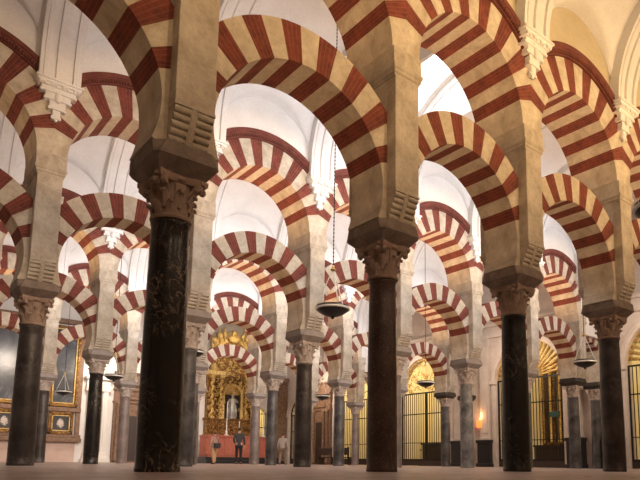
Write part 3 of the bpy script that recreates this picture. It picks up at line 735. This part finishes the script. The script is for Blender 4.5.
# ------------------------------------------------------------------ hanging lamps
def bowl():
    bm=bmesh.new(); lathe(bm,[(0.001,-.235),(.03,-.23),(.045,-.20),(.03,-.185),(.10,-.175),(.22,-.13),(.31,-.07),(.355,-.03),(.362,.055),(.345,.055),(.33,-.01),(.2,-.10),(.0011,-.14)],36,cap=False); return bm
def rim():
    bm=bmesh.new(); lathe(bm,[(.345,-.035),(.374,-.032),(.379,-.01),(.379,.008),(.352,.01)],36,cap=False); return bm
def chains():
    bm=bmesh.new()
    for k in range(3):
        a=k*2*PI/3+.5; n=26
        for q in range(n):
            u=(q+.5)/n; r=.35*(1-u)+.015; ball(bm,(r*math.cos(a),r*math.sin(a),.02+.86*u),.011,(1,1,1.7),5)
        tube(bm,[(.35*math.cos(a),.35*math.sin(a),.02),(.015*math.cos(a),.015*math.sin(a),.88)],.006,5)
    return bm
def finial():
    bm=bmesh.new(); lathe(bm,[(.01,.84),(.05,.86),(.07,.88),(.05,.90),(.02,.92),(.03,.95),(.01,.98)],14); return bm
pb=[proto('b',bowl(),NT('black_lamp_bowl').set((.018,.016,.015),.35,.3),smooth=True),proto('r',rim(),flat('pale_rim_metal',(.80,.80,.76),.3,.2),smooth=True),proto('c',chains(),M['steel']),proto('f',finial(),M['goldl'])]
LN=[('hanging bowl lamp cut by the right edge, nearest',1.5,0),('large black bowl lamp hanging left of the central column',1.5,1),('bowl lamp hanging by the rightmost brown column',4.5,1),('tiny bowl lamp beside the grey column behind the nearest one',1.5,2),
    ('bowl lamp hanging before the middle chapel fanlight',4.5,2),('bowl lamp hanging beside the slim dark column',1.5,3),('bowl lamp behind the blue-grey column',4.5,3),('bowl lamp hanging before the tall grey painting',1.5,4)]
for l,i,k in LN:
    yc=(naves[k][0]+naves[k][1])/2; z=3.45
    if k==4: yc=25.3
    o=empty('hanging_lamp',(i*P,yc,z))
    for nm,p in zip(('bowl','rim','chains','finial'),pb): inst(nm,p,o)
    a,b=naves[k]; R=(b-a-2*UT)/2; zc=SPR+math.sqrt(R*R-(yc-(a+b)/2)**2)
    bm=bmesh.new(); tube(bm,[(0,0,.97),(0,0,zc-z+.05)],.009,6)
    n=int((zc-z-.97)/.09)
    for q in range(n): ball(bm,(0,0,1.0+q*.09),.017,(1,1,1.6),5)
    link('suspension_chain',bm,M['iron'],o); tag(o,l,'lamp','hanging bowl lamps')
# ------------------------------------------------------------------ visitors
def skin(name,verts,edges,mat,parent,root=0,sub=2):
    me=bpy.data.meshes.new(name); me.from_pydata([v[0] for v in verts],edges,[]); me.materials.append(mat)
    o=bpy.data.objects.new(name,me); COL.objects.link(o)
    if not me.skin_vertices: 
        bmm=bmesh.new(); bmm.from_mesh(me); bmm.verts.layers.skin.verify(); bmm.to_mesh(me); bmm.free()
    for k,v in enumerate(verts):
        r=v[1]; me.skin_vertices[0].data[k].radius=r if isinstance(r,tuple) else (r,r); me.skin_vertices[0].data[k].use_root=(k==root)
    m=o.modifiers.new('s','SKIN'); m.use_smooth_shade=True; m2=o.modifiers.new('d','SUBSURF'); m2.levels=sub; m2.render_levels=sub
    dg=bpy.context.evaluated_depsgraph_get(); me2=bpy.data.meshes.new_from_object(o.evaluated_get(dg)); bpy.data.objects.remove(o)
    for p in me2.polygons: p.use_smooth=True
    o=bpy.data.objects.new(name,me2); COL.objects.link(o); o.parent=parent; return o
SK=flat('skin_tone',(.52,.30,.21),.6)
def person(loc,rz,hh,top,trou,hair,label,arms,bag=None,stride=.0,skirt=False):
    o=empty('person',loc,rz); f=hh/1.75; Z=lambda z:z*f
    V=[((0,0,Z(.95)),(.15,.11)),((0,0,Z(1.12)),(.13,.10)),((0,.0,Z(1.34)),(.165,.11)),((0,.01,Z(1.46)),(.08,.07)),((0,0,Z(1.52)),.055),((0,-.012,Z(1.59)),(.066,.08)),((0,-.01,Z(1.66)),(.078,.095)),((0,0,Z(1.715)),(.055,.065))]
    E=[(k,k+1) for k in range(7)]
    hands=[]
    for s in (-1,1):
        b=len(V); el,wr=arms[0 if s<0 else 1]
        V+=[((s*.18,.0,Z(1.42)),.062),((s*el[0],el[1],Z(el[2])),.045),((s*wr[0],wr[1],Z(wr[2])),.030)]; E+=[(2,b),(b,b+1),(b+1,b+2)]
        d=(Vector((s*wr[0],wr[1],Z(wr[2])))-Vector((s*el[0],el[1],Z(el[2])))).normalized(); w0=Vector((s*wr[0],wr[1],Z(wr[2])))
        pm=w0+d*.07; V.append((tuple(pm),(.022,.036))); E.append((b+2,b+3)); side=Vector((0,1,0))
        for q,(off,ln) in enumerate(((-.027,.058),(-.009,.07),(.009,.066),(.027,.05))):
            c=len(V); p1=pm+side*off+d*.035; p2=p1+d*ln*.55; p3=p2+d*ln*.4-Vector((s*.02,0,0)); V+=[(tuple(p1),.009),(tuple(p2),.0085),(tuple(p3),.007)]; E+=[(b+3,c),(c,c+1),(c+1,c+2)]
        c=len(V); p1=w0+d*.035-side*.034; p2=p1+d*.035-side*.012; V+=[(tuple(p1),.010),(tuple(p2),.009)]; E+=[(b+3,c),(c,c+1)]
    for s in (-1,1):
        b=len(V); st=stride*s
        V+=[((s*.095,0,Z(.88)),.095),((s*.10,-.015+st*.5,Z(.50)),.062),((s*.105,.02+st,Z(.10)),.042),((s*.11,-.10+st,Z(.035)),(.04,.03))]; E+=[(0,b),(b,b+1),(b+1,b+2),(b+2,b+3)]
    body=skin('body',V,E,SK,o)
    # face
    bm=bmesh.new(); loft(bm,[[(-.014,-.085,Z(1.60)),(.014,-.085,Z(1.60)),(.0,-.125,Z(1.605))],[(-.006,-.092,Z(1.645)),(.006,-.092,Z(1.645)),(0,-.10,Z(1.645))]])
    for s in (-1,1):
        ball(bm,(s*.080,.01,Z(1.62)),.022,(.4,.8,1.3),8)
    ball(bm,(0,-.088,Z(1.572)),.018,(1.3,.4,.4),8); link('face_features',bm,SK,o)
    bm=bmesh.new()
    for s in (-1,1): ball(bm,(s*.032,-.088,Z(1.64)),.010,(1.2,.5,.8),8)
    link('eyes',bm,flat('dark_eye',(.02,.015,.01),.3),o)
    skin('hair',[((0,.045,Z(1.585)),(.07,.06)),((0,.035,Z(1.63)),(.088,.085)),((0,.02,Z(1.68)),(.092,.10)),((0,.0,Z(1.73)),(.065,.08))],[(0,1),(1,2),(2,3)],hair,o)
    T=[((0,0,Z(.80)),(.17,.125)),((0,0,Z(1.10)),(.155,.12)),((0,.0,Z(1.34)),(.19,.13)),((0,.01,Z(1.465)),(.095,.08))]; ET=[(0,1),(1,2),(2,3)]
    for s in (-1,1):
        b=len(T); el,wr=arms[0 if s<0 else 1]; w=Vector(wr)*.9+Vector(el)*.1
        T+=[((s*.185,0,Z(1.41)),.078),((s*el[0],el[1],Z(el[2])),.060),((s*w[0],w[1],Z(w[2])),.046)]; ET+=[(2,b),(b,b+1),(b+1,b+2)]
    skin('jacket',T,ET,top,o,1)
    L=[((0,0,Z(.93)),(.155,.115))]; EL=[]
    for s in (-1,1):
        b=len(L); st=stride*s; L+=[((s*.095,0,Z(.84)),.105),((s*.10,-.015+st*.5,Z(.50)),.078),((s*.105,.02+st,Z(.09)),.062)]; EL+=[(0,b),(b,b+1),(b+1,b+2)]
    skin('trousers',L,EL,trou,o)
    for s in (-1,1):
        st=stride*s; skin('shoe',[((s*.105,.04+st,Z(.045)),.048),((s*.108,-.05+st,Z(.04)),(.048,.04)),((s*.11,-.15+st,Z(.03)),(.04,.028))],[(0,1),(1,2)],M['iron'],o)
    tag(o,label,'person')
    if bag:
        b=bmesh.new(); box(b,-.19,.19,.14,.26,Z(.86),Z(1.12),bev=.04); q=link('shoulder_bag',b,bag); q.location=loc; q.rotation_euler=(0,0,rz); tag(q,'dark bag carried at the waist by the pale visitor','bag')
        b=bmesh.new(); tube(b,[(-.17,.17,Z(1.1)),(-.10,.15,Z(1.3)),(.05,.10,Z(1.50)),(.12,-.02,Z(1.50)),(.10,-.16,Z(1.30))],.012,6); link('strap',b,bag,q)
def at(u,v,y):
    """floor position seen at picture column u on the line y"""
    f,px,yaw=608.02,354.71,.68758
    a=yaw+math.atan((u-px)/f); return (-2.66+math.tan(a)*(y+6.769),y,0)
rest=((.25,.03,1.13),(.27,-.05,.88)); pocket=((.27,.06,1.14),(.20,-.10,.98))
person(at(240.5,465,20.3),PI-.5,1.82,flat('charcoal_jacket',(.045,.045,.05),.8),flat('black_trousers',(.015,.016,.02),.8),flat('dark_hair',(.03,.02,.015),.6),'standing visitor in a charcoal jacket and black trousers seen from behind',(rest,pocket),stride=.03)
person(at(216,465,20.9),PI+.3,1.60,flat('pale_red_blouse',(.42,.25,.20),.8),flat('tan_trousers',(.50,.32,.18),.8),flat('brown_hair',(.12,.06,.035),.6),'shorter visitor in tan trousers with a dark waist bag before the altar',(rest,rest),bag=flat('dark_bag_cloth',(.03,.03,.035),.7),stride=.08)
person(at(284,465,20.6),PI-.9,1.66,flat('pale_grey_shirt',(.42,.37,.34),.8),flat('grey_brown_trousers',(.22,.16,.13),.8),flat('hair_brown_dark',(.07,.04,.03),.6),'visitor in a pale grey shirt walking beside the slate column',(rest,rest),stride=.16)
# ------------------------------------------------------------------ lights
def area(name,loc,size,power,col,rot=(PI,0,0),sy=None,spread=None):
    d=bpy.data.lights.new(name,'AREA'); d.shape='RECTANGLE'; d.size=size; d.size_y=sy or size; d.energy=power; d.color=col
    if spread: d.spread=math.radians(spread)
    o=bpy.data.objects.new(name,d); COL.objects.link(o); o.location=loc; o.rotation_euler=rot; return o
WARM=(1,.64,.29); CREAM=(1,.82,.62); NEU=(1,.96,.95); COOL=(.94,.95,1.0); PINKW=(1,.74,.60)
w=bpy.data.worlds.new('World'); sc.world=w; w.use_nodes=True
w.node_tree.nodes['Background'].inputs[0].default_value=(.55,.45,.42,1); w.node_tree.nodes['Background'].inputs[1].default_value=.05
for k,(a,b) in enumerate(naves):
    yc=(a+b)/2
    for i in range(-1,6):
        if k==0: pw,c=(9,PINKW) if i<1 else (14,CREAM)
        elif k==1: pw,c=(3,PINKW) if i<0 else ((8,PINKW) if i<1 else (12,NEU))
        elif k==4: pw,c=26,NEU
        else: pw,c=12,NEU
        area('nave_fill_up',((i+.5)*P,yc,6.4),1.2,pw,c)  # added upward fill for the vaults, no fixture hangs here
        # added fill lights without fixtures, brightening the face of the next arcade
        if k<4:
            if k==0: pw,c=(24,WARM) if i<0 else ((52,WARM) if i<1 else (66,WARM))
            else: pw,c=(4,PINKW) if i<0 else ((20,(1,.85,.78)) if i<1 else (52,COOL))
            area('arcade_fill',((i+.5)*P,a+.75,6.25),.7,pw,c,rot=(math.radians(106),0,0),sy=.4,spread=90)
for j,rg in ims:
    for i in rg: area('arch_uplight',((i+.5)*P,ROW[j],6.15),.5,(30 if i>0 or j>1 else 8) if j else (12 if i>=0 else 4),(1,.58,.26),sy=.5)
for j,rg in ims:
    for i in rg: area('soffit_fill',((i+.5)*P,ROW[j],2.9),.35,(8 if j else 6) if i>0 else ((6 if i==0 else 3) if j==0 else (4 if j>1 else 2.5)),(1,.60,.28),spread=110)  # added warm fill below the lower arches, floating without a fixture
# added lights without fixtures, aimed down to brighten floor and shafts
for k,(a,b) in enumerate(naves):
    for i in range(-1,6):
        pw=(14,32,36,40,40)[k]
        area('floor_fill',((i+.5)*P,a+.7 if k else -6.3,6.1),.6,pw,(1,.84,.70) if k else (1,.70,.48),rot=(math.radians(52 if k else 66),0,0),sy=.3,spread=110)
YEL=(1,.84,.50)
for k,(c,h,sp) in enumerate(GATES): area('chapel_light',(XW+2.0,c,7.6),1.6,(110,130,190,200,120)[k],YEL,rot=(0,0,0))
area('niche_light',(20.3,YN+1.5,5.6),1,70,YEL,rot=(0,0,0))
area('altar_fill',(17.75,YN-2.2,9.3),1.0,40,(1,.80,.5),rot=(math.radians(28),0,0))  # added light, angled to throw shadows on the altarpiece
pl=bpy.data.lights.new('lantern_glow','POINT'); pl.energy=12; pl.color=(1,.5,.2); pl.shadow_soft_size=.015; po=bpy.data.objects.new('lantern_glow',pl); COL.objects.link(po); po.location=(XW-.42,13.35,2.62)
# added fill lights in mid-air to brighten the outer walls
for k in range(4): area('wall_fill',(XW-2.4,(ROW[k]+(ROW[k+1] if k<3 else YN))/2,5.8),1.0,85,(1,.80,.62),rot=(0,math.radians(-62),0),spread=150)
for x in (4,8.5,13): area('wall_fill',(x,YN-2.4,6.0),1.0,85,(1,.84,.68),rot=(math.radians(62),0,0),spread=150)
